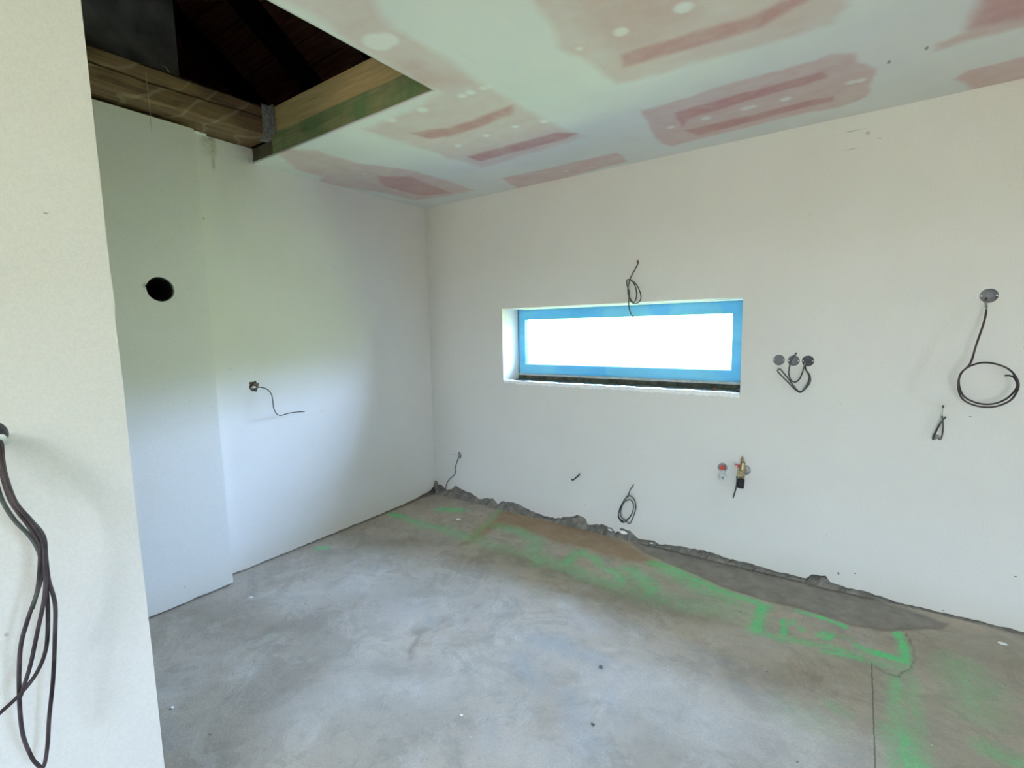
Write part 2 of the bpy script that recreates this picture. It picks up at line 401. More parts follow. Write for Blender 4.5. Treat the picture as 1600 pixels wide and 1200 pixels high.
def floor_masks(X, Y):
    wx = X+(fbm(X, Y, 14, 11, 3)-.5)*.05; wy = Y+(fbm(X, Y, 14, 31, 3)-.5)*.05
    G = np.zeros(X.shape)
    n1 = fbm(X, Y, 28, 50, 3); n2 = fbm(X*2.2, Y*.8, 30, 70, 3)
    for pts, wd, sf, st in GREEN:
        m = line_mask(X*.6+wx*.4, Y*.6+wy*.4, to_plane(pts, 0), wd, sf)
        G = np.maximum(G, m*st)
    G = G*np.clip(.55+1.1*(n2-.35)+np.clip(G-.6, 0, 1)*.9, 0, 1.1)
    S = poly_mask(X*.7+wx*.3, Y*.7+wy*.3, to_plane(STRIP, 0), .025)
    Rr = poly_mask(wx, wy, to_plane(RUST, 0), .07)
    C = (line_mask(X+(vnoise(X, Y, 18, 6)-.5)*.02, Y, to_plane([(1412,987),(1424,1000),(1428,1018),(1422,1045),(1402,1056),(1384,1052),(1370,1040)], 0), .003, .006)*.7)
    # brown dirt: long traffic stains traced from the photograph, plus clouds
    B = np.zeros(X.shape)
    for pts, wd, sf, st in [([(300,960),(430,985),(560,945),(640,930)], .12, .3, .6), ([(300,1190),(400,1110),(480,1050)], .10, .3, .6), ([(640,1030),(648,1005),(655,985)], .012, .03, .9),
                            ([(645,990),(665,985)], .02, .04, .8), ([(600,1045),(660,1050)], .06, .12, .5), ([(720,880),(780,862),(850,885),(930,915),(1000,940)], .06, .16, .75),
                            ([(1000,925),(1060,960),(1110,965)], .05, .14, .6), ([(1160,1060),(1240,1070),(1330,1060)], .05, .2, .6), ([(630,1100),(700,1130)], .08, .2, .4), ([(560,850),(640,845),(700,850)], .05, .15, .45),
                            ([(1400,1000),(1500,1020),(1590,1040)], .1, .3, .35), ([(250,965),(320,935)], .03, .08, .5), ([(1060,1180),(1000,1200)], .05, .2, .4), ([(740,870),(765,850)], .015, .05, .6)]:
        B = np.maximum(B, line_mask(wx, wy, to_plane(pts, 0), wd, sf)*st)
    Lt = np.zeros(X.shape)   # pale, washed patches
    for pts, wd, sf, st in [([(880,940),(905,965),(930,985)], .03, .10, .8), ([(640,960),(560,920),(480,930)], .1, .3, .5), ([(1100,1110),(1220,1130),(1280,1160)], .10, .3, .8), ([(960,1060),(1040,1075)], .08, .2, .5),
                            ([(470,1110),(560,1060),(660,1080)], .1, .3, .45), ([(1240,1190),(1340,1180)], .05, .2, .6), ([(1120,990),(1200,1010)], .05, .2, .45), ([(760,1160),(860,1190)], .08, .2, .3)]:
        Lt = np.maximum(Lt, line_mask(wx, wy, to_plane(pts, 0), wd, sf)*st)
    Bl = np.zeros(X.shape)   # blue-grey cement smears
    for pts, wd, sf, st in [([(830,1000),(880,1010),(935,1035)], .04, .10, .8), ([(810,1030),(830,1055),(850,1075)], .025, .07, .7), ([(890,1090),(905,1130),(925,1175)], .035, .08, .7), ([(955,1090),(960,1130)], .03, .08, .6),
                            ([(760,1120),(765,1160)], .02, .06, .6), ([(1080,1010),(1110,1035),(1150,1040)], .02, .05, .5), ([(1150,1070),(1170,1085)], .02, .05, .6), ([(250,1130),(275,1160)], .03, .08, .6), ([(1000,860),(1050,880)], .0, .02, 0),
                            ([(670,960),(675,975)], .012, .03, .6), ([(1310,1190),(1345,1170)], .03, .08, .5)]:
        Bl = np.maximum(Bl, line_mask(wx, wy, to_plane(pts, 0), wd, sf)*st)
    E_ = line_mask(wx, wy, to_plane(STRIP[9:]+[STRIP[0]], 0), .006, .02)
    return {'m1': (G, B, S), 'm2': (Rr, C, Lt), 'm3': (Bl, E_, poly_mask(X, Y, to_plane([(1366,1030),(1372,1230),(1800,1300),(1800,990),(1480,985),(1420,1000)], 0), .06))}
def floor_z(X, Y, A):
    return (fbm(X, Y, 3, 90, 3)-.5)*.004+(fbm(X, Y, 30, 95, 3)-.5)*.0024-A['m2'][1]*.004-A['m1'][2]*.004+A['m3'][1]*.0015
k = NB('concrete_screed', .8)
gR, gB, gS = k.attr('m1'); rR, rC, rL = k.attr('m2'); bR, bE, bD = k.attr('m3')
n_big = k.noise(1.6, 5, .6); n_mid = k.noise(7, 6, .65); n_fine = k.noise(120, 3, .6); n_str = k.noise(5, 5, .65, dist=1.2)
c = k.mix(k.ramp(n_big, .36, .64), (0.486, 0.431, 0.366), (0.574, 0.482, 0.390))
c = k.mix(k.math('MULTIPLY', k.ramp(n_mid, .50, .66), .55), c, (0.387, 0.338, 0.287))
c = k.mix(k.math('MULTIPLY', k.ramp(n_str, .54, .66), .35), c, (0.715, 0.672, 0.597))
c = k.mix(k.math('MULTIPLY', gB, .95), c, (0.286, 0.222, 0.158))
c = k.mix(k.math('MULTIPLY', k.ramp(k.noise(2.6, 5, .6, dist=.5), .52, .70), .38), c, (0.370, 0.280, 0.193))
c = k.mix(k.math('MULTIPLY', k.ramp(k.noise(3.3, 6, .7, dist=1.0), .53, .57), .24), c, (0.254, 0.227, 0.191))
c = k.mix(k.math('MULTIPLY', k.ramp(k.noise(5.1, 6, .7, dist=.8), .56, .60), .20), c, (0.621, 0.598, 0.549))
c = k.mix(k.math('MULTIPLY', k.ramp(k.noise(16, 5, .7), .52, .66), .25), c, (0.254, 0.232, 0.200))
c = k.mix(k.math('MULTIPLY', rL, .65), c, (0.715, 0.672, 0.638))
c = k.mix(k.math('MULTIPLY', bR, .7), c, (0.370, 0.376, 0.382))
c = k.mix(k.math('MULTIPLY', bD, .25), c, (0.357, 0.344, 0.287))
c = k.mix(k.math('MULTIPLY', rR, .75), c, k.mix(k.ramp(n_mid, .4, .6), (0.357, 0.218, 0.118), (0.445, 0.284, 0.167)))
c = k.mix(k.math('MULTIPLY', gS, .95), c, k.mix(k.ramp(k.noise(11, 4, .6), .35, .65), (0.244, 0.223, 0.202), (0.357, 0.317, 0.281)))
c = k.mix(k.math('MULTIPLY', bE, .6), c, (0.251, 0.198, 0.148))
pg = k.math('MULTIPLY', gR, k.ramp(k.noise(45, 4, .7), .30, .55, .45, 1.0))
c = k.mix(pg, c, (0.145, 0.780, 0.290))
qa = at(1362, 1036, 2, 0); qb = at(1368, 1215, 2, 0); dn = (qb-qa).normalized(); nn_ = Vector((-dn.y, dn.x, 0))
def dotn(p, n):
    a_ = k.n('ShaderNodeVectorMath'); a_.operation = 'SUBTRACT'; k.l(k.co, a_.inputs[0]); a_.inputs[1].default_value = p
    b_ = k.n('ShaderNodeVectorMath'); b_.operation = 'DOT_PRODUCT'; k.l(a_.outputs[0], b_.inputs[0]); b_.inputs[1].default_value = n; return b_.outputs['Value']
wob = k.math('MULTIPLY', k.math('SUBTRACT', k.noise(30, 2), .5), .006)
dl = k.math('ABSOLUTE', k.math('ADD', dotn(tuple(qa), tuple(nn_)), wob))
crk = k.math('MULTIPLY', k.ramp(dl, .0030, .0012), k.ramp(dotn(tuple(qa), tuple(dn)), -.005, .005))
c = k.mix(k.math('MULTIPLY', crk, .75), c, (.09, .08, .065))
c = k.mix(k.math('MULTIPLY', rC, .85), c, (0.085, 0.072, 0.060))
c = k.mix(k.math('MULTIPLY', k.ramp(n_fine, .38, .64), .22), c, (0.298, 0.264, 0.226))
c = k.mix(k.ramp(k.noise(34, 2, .5), .745, .775, 0, .7), c, (0.120, 0.109, 0.096))
c = k.mix(k.ramp(k.noise(41, 2, .5, sc=(1, 1, 3)), .765, .785, 0, .7), c, (0.715, 0.672, 0.638))
k.bump(k.math('ADD', n_fine, k.math('MULTIPLY', n_mid, 2.)), .35, .004)
M_floor = k.done(c)
floor = grid('floor', axis_pts(-.05, 4.0, .009, -1.2, XR+.3), axis_pts(-2.75, .04, .009, YB-.3, .3), floor_z, floor_masks, M_floor)
prop(floor, kind='structure')

# ---- ceiling
HX, HY = 1.494, -1.437
PINK = [  # pink board showing between the filled joints: (outline, softness, strength)
 ([(420,-20),(160,-150),(380,-170),(575,-20),(592,20),(640,62),(700,92),(745,130),(800,160),(850,190),(912,212),(882,223),(752,262),(690,243),(610,216),(566,202),(640,175),(690,145),(560,75)], .05, .62),
 ([(425,232),(492,234),(560,254),(602,261),(652,268),(742,297),(700,306),(650,313),(592,300),(545,294),(496,283),(504,277),(466,264)], .035, .75),
 ([(782,279),(965,238),(982,252),(848,289),(810,294)], .02, .85),
 ([(1000,174),(1300,88),(1335,85),(1342,100),(1366,108),(1366,126),(1356,150),(1318,166),(1200,191),(1046,229),(1028,218)], .02, .8),
 ([(640,-200),(810,-20),(868,48),(880,78),(905,86),(960,132),(988,128),(1100,95),(1298,40),(1322,12),(1310,-60),(1180,-150),(1020,-200)], .045, .62),
 ([(1545,-20),(1520,30),(1508,50),(1466,68),(1467,77),(1600,41),(1900,-40),(1900,-140),(1700,-160)], .03, .8),
 ([(1494,124),(1515,110),(1850,22),(1860,60),(1620,124),(1520,140)], .02, .85),
]
DEEP = [([(640,207),(700,200),(800,165),(800,178),(745,200),(700,214),(672,217)], .03, .9), ([(728,245),(870,208),(905,208),(880,218),(752,252)], .02, .9), ([(590,276),(640,276),(705,302),(660,306),(600,292)], .03, .7),
        ([(1055,176),(1285,112),(1290,122),(1075,186),(1065,200)], .018, .95), ([(1070,204),(1300,150),(1300,158),(1090,212)], .018, .85),
        ([(968,84),(1180,22),(1270,-20),(1300,-20),(1190,42),(975,106)], .03, .85), ([(1530,0),(1510,45),(1600,30),(1650,-20),(1545,-20)], .05, .7), ([(640,90),(730,130),(640,140),(600,100)], .08, .35), ([(960,90),(1100,30),(1080,-20),(880,-20)], .10, .35)]
SPOT = [((590,66), .052), ((605,62), .04), ((735,145), .022), ((722,150), .02), ((755,138), .018), ((765,135), .012), ((660,172), .026), ((612,188), .024), ((716,228), .02), ((760,212), .02), ((805,198), .018), ((850,190), .02), ((570,272), .014), ((440,250), .02),
        ((1048,199), .018), ((1103,185), .022), ((1165,170), .022), ((1176,167), .018), ((1228,155), .022), ((1330,129), .02), ((1345,126), .02), ((970,50), .026), ((1068,12), .03), ((905,76), .012), ((885,268), .012), ((925,261), .012)]
def ceil_masks(X, Y):
    wx = X+(fbm(X, Y, 9, 111, 3)-.5)*.05; wy = Y+(fbm(X, Y, 9, 131, 3)-.5)*.05
    P = np.zeros(X.shape); D = np.zeros(X.shape); S = np.zeros(X.shape)
    for pl, sf, st in PINK: P = np.maximum(P, poly_mask(wx, wy, to_plane(pl, H), sf)*st)
    for pl, sf, st in DEEP: D = np.maximum(D, poly_mask(wx*.5+X*.5, wy*.5+Y*.5, to_plane(pl, H), sf)*st)
    for pt, r in SPOT:
        q = to_plane([pt], H)[0]; S = np.maximum(S, np.clip((r-np.hypot(X-q[0], (Y-q[1])*1.0))/.012+.5, 0, 1))
    J = line_mask(X, Y, to_plane([(735,0),(860,103)], H), .0015, .003); Lp = line_mask(X, Y, to_plane([(690,60),(800,140)], H), .001, .01)*.3
    return {'m1': (P, D, S), 'm2': (np.maximum(J, Lp), fbm(wx, wy, 2, 150, 3), P*0)}
def ceil_z(X, Y, A):
    P, D, S = A['m1']; return H+.0012*np.clip(P-S, 0, 1)+.0015*A['m2'][0]+(fbm(X, Y, 4, 170, 2)-.5)*.002
k = NB('pink_plasterboard_with_joint_filler', .85)
mp, md, ms = k.attr('m1'); mj, mc_, _ = k.attr('m2')
fill = k.mix(k.ramp(k.noise(2.2, 4), .35, .65), (.82, .83, .79), (.76, .775, .75))
pink = k.mix(k.ramp(k.noise(9, 4, .6), .35, .65), (.69, .49, .46), (.72, .55, .51))
f = k.math('MULTIPLY', mp, k.ramp(k.noise(7, 5, .65, sc=(1, 2.2, 1)), .28, .62, .75, 1.1))
c = k.mix(f, fill, pink)
c = k.mix(k.math('MULTIPLY', md, k.ramp(k.noise(12, 4, .6), .3, .6, .6, 1.)), c, (.60, .32, .31))
c = k.mix(k.math('MULTIPLY', ms, .85), c, (.86, .86, .83))
c = k.mix(k.math('MULTIPLY', mj, .35), c, (.4, .4, .36))
for px, py in ((1448,75), (1389,97)):
    q = at(px, py, 2, H); c = k.mix(k.math('MULTIPLY', k.blob(tuple(q), (.008, .022, .1), .6), .8), c, (.25, .25, .22))
k.bump(k.noise(60, 3), .12, .002); M_ceil = k.done(c)
xs = axis_pts(-.05, 3.8, .0105, -1.2, XR+.3, (HX,)); ys = axis_pts(-2.3, .05, .0105, YB-.3, .3, (HY,))
ceiling = grid('ceiling', xs, ys, ceil_z, ceil_masks, M_ceil, keep=lambda x, y: ~((x < HX) & (y < HY) & (y > -3.9)))
prop(ceiling, kind='structure')
sol = ceiling.modifiers.new('thickness', 'SOLIDIFY'); sol.thickness = .0125; sol.offset = 1; sol.use_even_offset = False
# loft floor that keeps the attic shut, above the boards
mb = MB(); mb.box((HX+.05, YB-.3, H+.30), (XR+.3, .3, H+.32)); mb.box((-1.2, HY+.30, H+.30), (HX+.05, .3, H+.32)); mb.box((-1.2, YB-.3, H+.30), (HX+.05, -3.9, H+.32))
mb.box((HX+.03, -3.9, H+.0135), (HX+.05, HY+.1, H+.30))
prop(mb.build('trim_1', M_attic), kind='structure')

# ------------------------------------------------------------------ walls
b3 = lambda y0: (lambda u, v, d: (u, d, v))
l3 = lambda u, v, d: (d, u, v)
# window wall: masonry core, then a plaster skin whose foot is broken away above the floor
foot_px = [(682,757),(690,758),(697,765),(705,765),(712,758),(722,765),(735,770),(750,780),(757,778),(770,779),(778,788),(785,783),(810,787),(830,798),(850,806),(870,810),(880,808),(905,805),(915,811),(918,820),(940,819),(955,825),(962,832),(970,825),(985,830),(997,841),(1010,843),(1022,846),(1030,850),(1060,853),(1100,860),(1140,873),(1180,883),(1225,896),(1260,903),(1268,898),(1290,900),(1297,910),(1310,914),(1325,919),(1345,922),(1375,932),(1400,941),(1430,950),(1470,964),(1510,975),(1560,983),(1600,990)]
foot = []
for x, y in foot_px:
    q = at(x, y, 1, 0); u, v = q.x, max(q.z, .008)
    if not foot or u > foot[-1][0]+.003: foot.append((u, v))
foot[0] = (0.0, foot[0][1])
foot = jag(foot, .018, .004, 5)
foot = [(u, max(v, .006)) for u, v in foot]
wlow = jag([(WX0, WZ0+.002), (WX0+.35, WZ0+.004), (1.6, WZ0-.002), (WX1, WZ0-.006)], .03, .003, 9)
win_loop = wlow+[(WX1, WZ1), (WX0, WZ1)]
wc = lambda px, py: (lambda q: (q.x, q.z))(at(px, py, 1, 0))
boxes3 = [wc(1217, 562.5), wc(1240, 563.5), wc(1262.5, 564)]
bigbox = wc(1545.5, 462)
holes = [win_loop]+[circle(u, v, .0295, 24) for u, v in boxes3]+[circle(*bigbox, .0325, 26)]
cr_ = wc(718.5, 711)
holes.append(blob_loop(cr_[0], cr_[1], .019, .030, 14, 4, .25))
v, f = slab([foot+[(XR, .006), (XR, H+.02), (0, H+.02)]]+holes, b3(0), 0.0, .045)
core_loops = [[(-.05, -.02), (XR+.3, -.02), (XR+.3, H+.3), (-.05, H+.3)], [(WX0, WZ0-.03), (WX1, WZ0-.03), (WX1, WZ1), (WX0, WZ1)]]
v2, f2 = slab(core_loops, b3(0), .045, .30)
wall_back = mesh_obj('wall_back', v2, f2, M_core); fix_normals(wall_back); prop(wall_back, kind='structure')
pl = mesh_obj('plaster', v, f, M_back, wall_back); fix_normals(pl)
# smooth plastered reveals of the slot (left, right, head)
mb = MB(); D = .212
mb.add([(WX0, .0449, WZ0), (WX0+.001, D, WZ0+.001), (WX0+.001, D, WZ1), (WX0, .0449, WZ1)], [(0,1,2,3)])
mb.box((WX0-.002, .043, WZ0-.028), (WX0+.0015, D, WZ1)); mb.box((WX1-.0015, .043, WZ0-.028), (WX1+.002, D, WZ1)); mb.box((WX0-.002, .043, WZ1-.0015), (WX1+.002, D, WZ1+.002))
prop(mb.build('reveal', M_back, wall_back), 'smooth white plaster lining the window slot')

# left wall
HL = [(cl := at(397, 603.5, 0, 0)).y, cl.z]
lf = jag([(-1.79, .010), (-1.5, .007), (-1.2, .010), (-.9, .010), (-.6, .012), (-.3, .016), (-.06, .045), (0, .085)], .03, .003, 12)
lf = [(u, max(v_, .004)) for u, v_ in lf]
top = jag([(0, H+.02), (HY+.01, H+.02)], 9, 0)+[(HY, 2.550)]+jag([(HY-.005, 2.550), (-1.60, 2.551), (-1.69, 2.550), (-1.71, 2.556), (-1.79, 2.560)], .02, .002, 13)[1:]
v, f = slab([lf+top, blob_loop(HL[0], HL[1], .030, .034, 16, 8, .2)], l3, 0.0, -.045)
lh = circle(-1.992, 1.685, .062, 36)
v2, f2 = slab([[(-4.2, -.02), (.3, -.02), (.3, H), (HY, H), (HY, 2.545), (-4.2, 2.545)], lh], l3, -.045, -.30)
wall_left = mesh_obj('wall_left', v2, f2, M_core); fix_normals(wall_left); prop(wall_left, kind='structure')
pl = mesh_obj('plaster', v, f, M_left, wall_left); fix_normals(pl)
# chimney breast
BR = .11; by = at(365, 915, 0, BR).y
bf = jag([(-4.2, .01), (-2.3, .008), (-2.0, .010), (by, .012)], .04, .004, 15)
vh = at(251, 452, 0, BR)
BT = lambda y: 2.545-.018*min(1, max(0, (y+2.1)/.3))
lh2 = circle(vh.y, vh.z, .062, 36); lh2[17] = (lh2[17][0]-.003, lh2[17][1]+.003)
lh2 = [(u-(.0015 if i in (16, 17) else 0), v_) for i, (u, v_) in enumerate(lh2)]
v, f = slab([bf+[(by+.001, BT(by)), (-4.2, BT(-4.2))], lh2], l3, BR, -.0449)
br = mesh_obj('chimney_breast', v, f, M_breast, wall_left); fix_normals(br); br['label'] = 'plastered chimney breast standing proud of the wall'
mb = MB(); Mv = Matrix.Translation((BR-.02, vh.y, vh.z)) @ Matrix.Rotation(-math.pi/2, 4, 'Y')
mb.lathe([(.0618, 0), (.0618, .30), (.0, .30)], Mv, 36, cap=False); mb.lathe([(.0615, .0), (.055, .002), (.055, .29)], Mv, 36, cap=False)
prop(mb.build('flue_pipe', M_dark), 'round black open flue hole in the chimney breast', 'flue hole')

# foreground partition
PX = 1.49; pe = -2.634
lp = [(-4.6, 0), (pe, 0), (pe+.001, .6), (pe-.0005, 1.1), (pe+.0015, 1.33), (pe-.001, 1.50), (pe+.0025, 1.53), (pe, 1.62), (pe+.0005, 2.1), (pe, H+.005), (-4.6, H+.005)]
pb = at(0, 678, 0, PX); pbc = (pb.y-.018, pb.z)
v, f = slab([lp, circle(*pbc, .032, 26)], l3, PX, PX-.05)
wp = mesh_obj('wall_partition', v, f, M_part); fix_normals(wp); prop(wp, kind='structure')
mb = MB(); mb.box((PX-.14, -4.6, 0), (PX-.05, pe, H+.005)); mb.build('plaster', M_part, wp)

# unseen rest of the room: right wall with a window, rear wall with the patio door, stair end wall
r3 = lambda u, v, d: (d, u, v)
v, f = slab([[(YB-.3, -.02), (.3, -.02), (.3, H+.3), (YB-.3, H+.3)], [(RY0, RZ0), (RY1, RZ0), (RY1, RZ1), (RY0, RZ1)]], r3, XR, XR+.3)
o = mesh_obj('wall_right', v, f, M_wall); fix_normals(o); prop(o, kind='structure')
v, f = slab([[(-1.2, -.02), (BX0, -.02), (BX0, BZ1), (BX1, BZ1), (BX1, -.02), (XR+.3, -.02), (XR+.3, H+.3), (-1.2, H+.3)]], b3(0), YB, YB-.3)
o = mesh_obj('wall_front', v, f, M_wall); fix_normals(o); prop(o, kind='structure')
mb = MB(); mb.box((-.3, -4.6, 0), (PX-.14, -4.45, H+.30)); prop(mb.build('wall_stair', M_wall), kind='structure')

# ------------------------------------------------------------------ slot window
fy = D
def fz(px, py, y=fy): q = at(px, py, 1, y); return q.x, q.z
win = bpy.data.objects.new('window_1', None); COL.objects.link(win); win['kind'] = 'structure'
gl0 = fz(823, 500, fy+.02); gl1 = fz(1145.5, 490, fy+.02); gl2 = fz(1144, 578, fy+.02); gl3 = fz(823, 568.5, fy+.02)
gx0 = (gl0[0]+gl3[0])/2; gx1 = (gl1[0]+gl2[0])/2; gzt = (gl0[1]+gl1[1])/2; gzb = (gl2[1]+gl3[1])/2
fb = (fz(811, 583.5)[1]+fz(1154, 596)[1])/2
mb = MB()
F0, F1 = fy-.002, fy+.065
ox0, ox1, ozt = WX0+.004, WX1-.003, WZ1-.004
it = .030
def ring(mb, x0, x1, z0, z1, t, y0, y1):
    mb.box((x0, y0, z0), (x0+t, y1, z1)); mb.box((x1-t, y0, z0), (x1, y1, z1)); mb.box((x0+t, y0, z1-t), (x1-t, y1, z1)); mb.box((x0+t, y0, z0), (x1-t, y1, z0+t))
ring(mb, ox0, ox1, fb, ozt, .026, fy+.006, F1)
prop(mb.build('frame', M_film, win), 'outer frame wrapped in blue masking film')
mb = MB(); s0, s1, s2, s3 = ox0+.012, ox1-.012, fb+.012, ozt-.012
y0, y1 = fy-.002, fy+.05
mb.box((s0, y0, s2), (gx0, y1, s3)); mb.box((gx1, y0, s2), (s1, y1, s3)); mb.box((gx0, y0, gzt), (gx1, y1, s3)); mb.box((gx0, y0, s2), (gx1, y1, gzb))
prop(mb.build('sash', M_film, win), 'sash wrapped in blue masking film')
mb = MB(); mb.box((gx0, fy+.022, gzb), (gx0+.004, fy+.03, gzt)); mb.box((gx1-.004, fy+.022, gzb), (gx1, fy+.03, gzt)); mb.box((gx0, fy+.022, gzb), (gx1, fy+.03, gzb+.003))
mb.build('glazing_bead', M_white, win)
mb = MB(); mb.box((gx0-.005, fy+.034, gzb-.005), (gx1+.005, fy+.040, gzt+.005)); o = mb.build('pane', gm, win)
mb = MB(); mb.box((ox0, fy-.004, fb-.016), (ox1, fy+.06, fb-.0005)); prop(mb.build('bottom_rail', M_rail, win), 'bare grey bottom profile below the blue film')
mb = MB(); mb.box((WX0+.002, .03, WZ0-.028), (WX1-.002, fy+.004, WZ0+.0)); mb.box((WX0+.002, fy+.003, WZ0-.03), (WX1-.002, .299, fb-.016))
o = mb.build('sill_bed', M_tape, win)
o['label'] = 'dark unfinished sill bed under the window'
# broken white plaster lip along the front edge of the sill
mb = MB(); rr = random.Random(21); n = 110; V = []; 
for i in range(n+1):
    x = WX0+.002+(WX1-WX0-.004)*i/n
    h = .004+.005*rr.random()+.002*math.sin(i*.5); dpt = .028+.03*rr.random(); lo = -.012-.009*rr.random()-.006*(i/n)
    V += [(x, -.001-.003*rr.random(), WZ0+lo), (x, -.004*rr.random(), WZ0+h*.7), (x, dpt*.5, WZ0+h), (x, dpt, WZ0+h*.4), (x, dpt, WZ0-.03)]
Fc = []
for i in range(n):
    for j in range(4): Fc.append((i*5+j, (i+1)*5+j, (i+1)*5+j+1, i*5+j+1))
prop(mesh_obj('plaster_lip', V, Fc, M_lip, wall_back), 'broken white plaster lip along the sill edge')
mb = MB(); q = at(1113, 607, 1, .05); mb.lump((q.x, .10, WZ0+.009), (.010, .008, .008), 3)
prop(mb.build('rusty_nut', M_rust), 'small rusty orange lump on the dark window sill', 'debris')
mb = MB(); q = at(1153, 607, 1, .03); mb.tube([(WX1-.02, .02, WZ0+.012), (WX1-.008, .09, WZ0+.016)], .008, 10, spline=False)
prop(mb.build('foam_plug', M_black), 'small black plug in the right corner of the sill', 'plug')

# rear patio door and side window frames (behind the camera, where the daylight enters)
def opening(name, x0, x1, z0, z1, conv, mull):
    e = bpy.data.objects.new(name, None); COL.objects.link(e); e['kind'] = 'structure'
    m = MB(); t = .06
    for a0, a1, c0, c1 in [(x0, x0+t, z0, z1), (x1-t, x1, z0, z1), (x0+t, x1-t, z1-t, z1), (x0+t, x1-t, z0, z0+t)]+([((x0+x1)/2-.04, (x0+x1)/2+.04, z0+t, z1-t)] if mull else []):
        p0 = conv(a0, c0, .10); p1 = conv(a1, c1, .17)
        m.box([min(a, b) for a, b in zip(p0, p1)], [max(a, b) for a, b in zip(p0, p1)])
    m.build('window_frame', M_white, e)
    p0 = conv(x0+t, z0+t, .13); p1 = conv(x1-t, z1-t, .138); m = MB(); m.box([min(a, b) for a, b in zip(p0, p1)], [max(a, b) for a, b in zip(p0, p1)]); m.build('pane', gm, e)
opening('door_1', BX0, BX1, 0.005, BZ1, lambda u, v, d: (u, YB-d, v), True)
opening('window_2', RY0, RY1, RZ0, RZ1, lambda u, v, d: (XR+d, u, v), True)

# ------------------------------------------------------------------ broken mortar along the foot of the window wall
mb = MB(); rr = random.Random(31); n = 420; V = []; Fc = []
fu = np.array([a for a, b in foot]); fv = np.array([b for a, b in foot])
for i in range(n+1):
    x = 0.004+3.9*i/n; t = float(np.interp(x, fu, fv))
    d0 = .004+.010*rr.random()
    V += [(x, -.012-.016*rr.random()*min(1, t/.03), .0), (x, -.002-.006*rr.random(), t*.35+.002*rr.random()), (x, .008+.010*rr.random(), t*.7), (x, .022+.010*rr.random(), t+.012), (x, .05, t+.02)]
for i in range(n):
    for j in range(4): Fc.append((i*5+j, (i+1)*5+j, (i+1)*5+j+1, i*5+j+1))
o = mesh_obj('mortar_bed', V, Fc, M_mortar, wall_back); o['label'] = 'rough grey mortar exposed below the broken plaster'
lumps = [(690,768,.034),(703,772,.026),(716,768,.03),(728,774,.026),(742,782,.02),(762,786,.028),(771,789,.022),(845,812,.02),(858,816,.022),(883,815,.03),(897,814,.034),(909,819,.026),(930,827,.022),(948,832,.026),(975,838,.026),(990,845,.022),(1272,903,.02),(1286,907,.024),(1311,919,.018),(1340,928,.018),(1366,936,.018),(1020,851,.016),(790,792,.02)]
for i, (px, py, r) in enumerate(lumps):
    q = at(px, py, 1, -.004)
    o = MB().lump((q.x, .012, max(q.z, r*.35)), (r*1.25, r*.75, r*.7), 50+i).build('mortar_lump', M_mortar if i % 4 else M_core, wall_back)
for px, py, r in ((953, 828, .014), (974, 832, .02), (967, 829, .010), (1018, 849, .008)):
    q = at(px, py, 1, -.012); prop(MB().lump((q.x, -.010, q.z), (r*1.3, r*.5, r*.55), px).build('plaster_flake', M_lip, wall_back), 'white flake of broken plaster')
o = MB().lump((at(680,757,1,0).x+.015, -.005, .075), (.022, .02, .045), 77).build('mortar_lump', M_mortar, wall_back)

# ------------------------------------------------------------------ chips lying on the floor
def chip(px, py, r, mat, label, seed, cat='chip'):
    q = at(px, py, 2, .004); prop(MB().lump((q.x, q.y, .003), (r, r*.75, r*.22), seed).build('plaster_chip' if cat == 'chip' else 'grit_piece', mat), label, cat, 'plaster chips on the floor' if cat == 'chip' else 'dark grit on the floor')
chip(716, 811, .022, M_lip, 'largest pale plaster chip, on the floor near the far corner', 3)
chip(1567, 1005, .016, M_lip, 'pale plaster chip on the floor at the right, near the wall foot', 4)
chip(392, 933, .011, M_lip, 'small white plaster chip on the floor by the chimney breast step', 5)
chip(269, 1105, .008, M_lip, 'small white plaster chip on the floor beside the partition', 6)
chip(721, 1117, .006, M_lip, 'tiny white chip on the floor below the middle of the room', 8)
chip(939, 1041, .009, M_core, 'dark grit piece on the blue-grey smear of the floor', 10, 'grit')
chip(926, 1131, .008, M_core, 'dark grit piece on the floor, nearest the camera', 11, 'grit')

# ------------------------------------------------------------------ ceiling opening: boards, beam, bracket
e = empty('edge_board', (.2, HY, H), 'green-stained lower board on the edge of the ceiling opening', 'board')
mb = MB(); mb.box((.215, HY+.002, H+.0132), (HX+.03, HY+.05, 2.587)); mb.build('board', M_green, e)
mb = MB(); mb.box((.0, HY+.0, H+.012), (.213, HY+.045, 2.55)); prop(mb.build('end_block', M_post, e), 'grey-brown end block against the wall')
mb = MB(); mb.box((.24, HY+.006, 2.589), (HX+.03, HY+.055, 2.725)); prop(mb.build('joist_board', M_pine), 'pale yellow pine board above the green-stained board', 'board')
# wall plate beam with a drying crack
mb = MB(); X0, X1, Z0, Z1 = -.20, .215, 2.556, 2.735
n = 40; V = []; Fc = []; rr = random.Random(5)
prof = [(X0, Z0), (X1-.012, Z0), (X1, Z0+.014), (X1, 2.649), (X1-.05, 2.654), (X1-.002, 2.660), (X1-.004, Z1-.02), (X1-.03, Z1), (X0, Z1)]
for i in range(n+1):
    y = -4.4+(HY-.008+4.4)*i/n
    for j, (a, b) in enumerate(prof):
        V.append((a+(rr.uniform(-.003, .003) if a > 0 else 0), y, b+rr.uniform(-.0025, .0025)+(.01 if 3 <= j <= 5 else 0)*math.sin(i*.35)))
m_ = len(prof)
for i in range(n):
    for j in range(m_):
        q = (j+1) % m_; Fc.append((i*m_+j, (i+1)*m_+j, (i+1)*m_+q, i*m_+q))
Fc.append(tuple(range(m_))); Fc.append(tuple(n*m_+j for j in reversed(range(m_))))
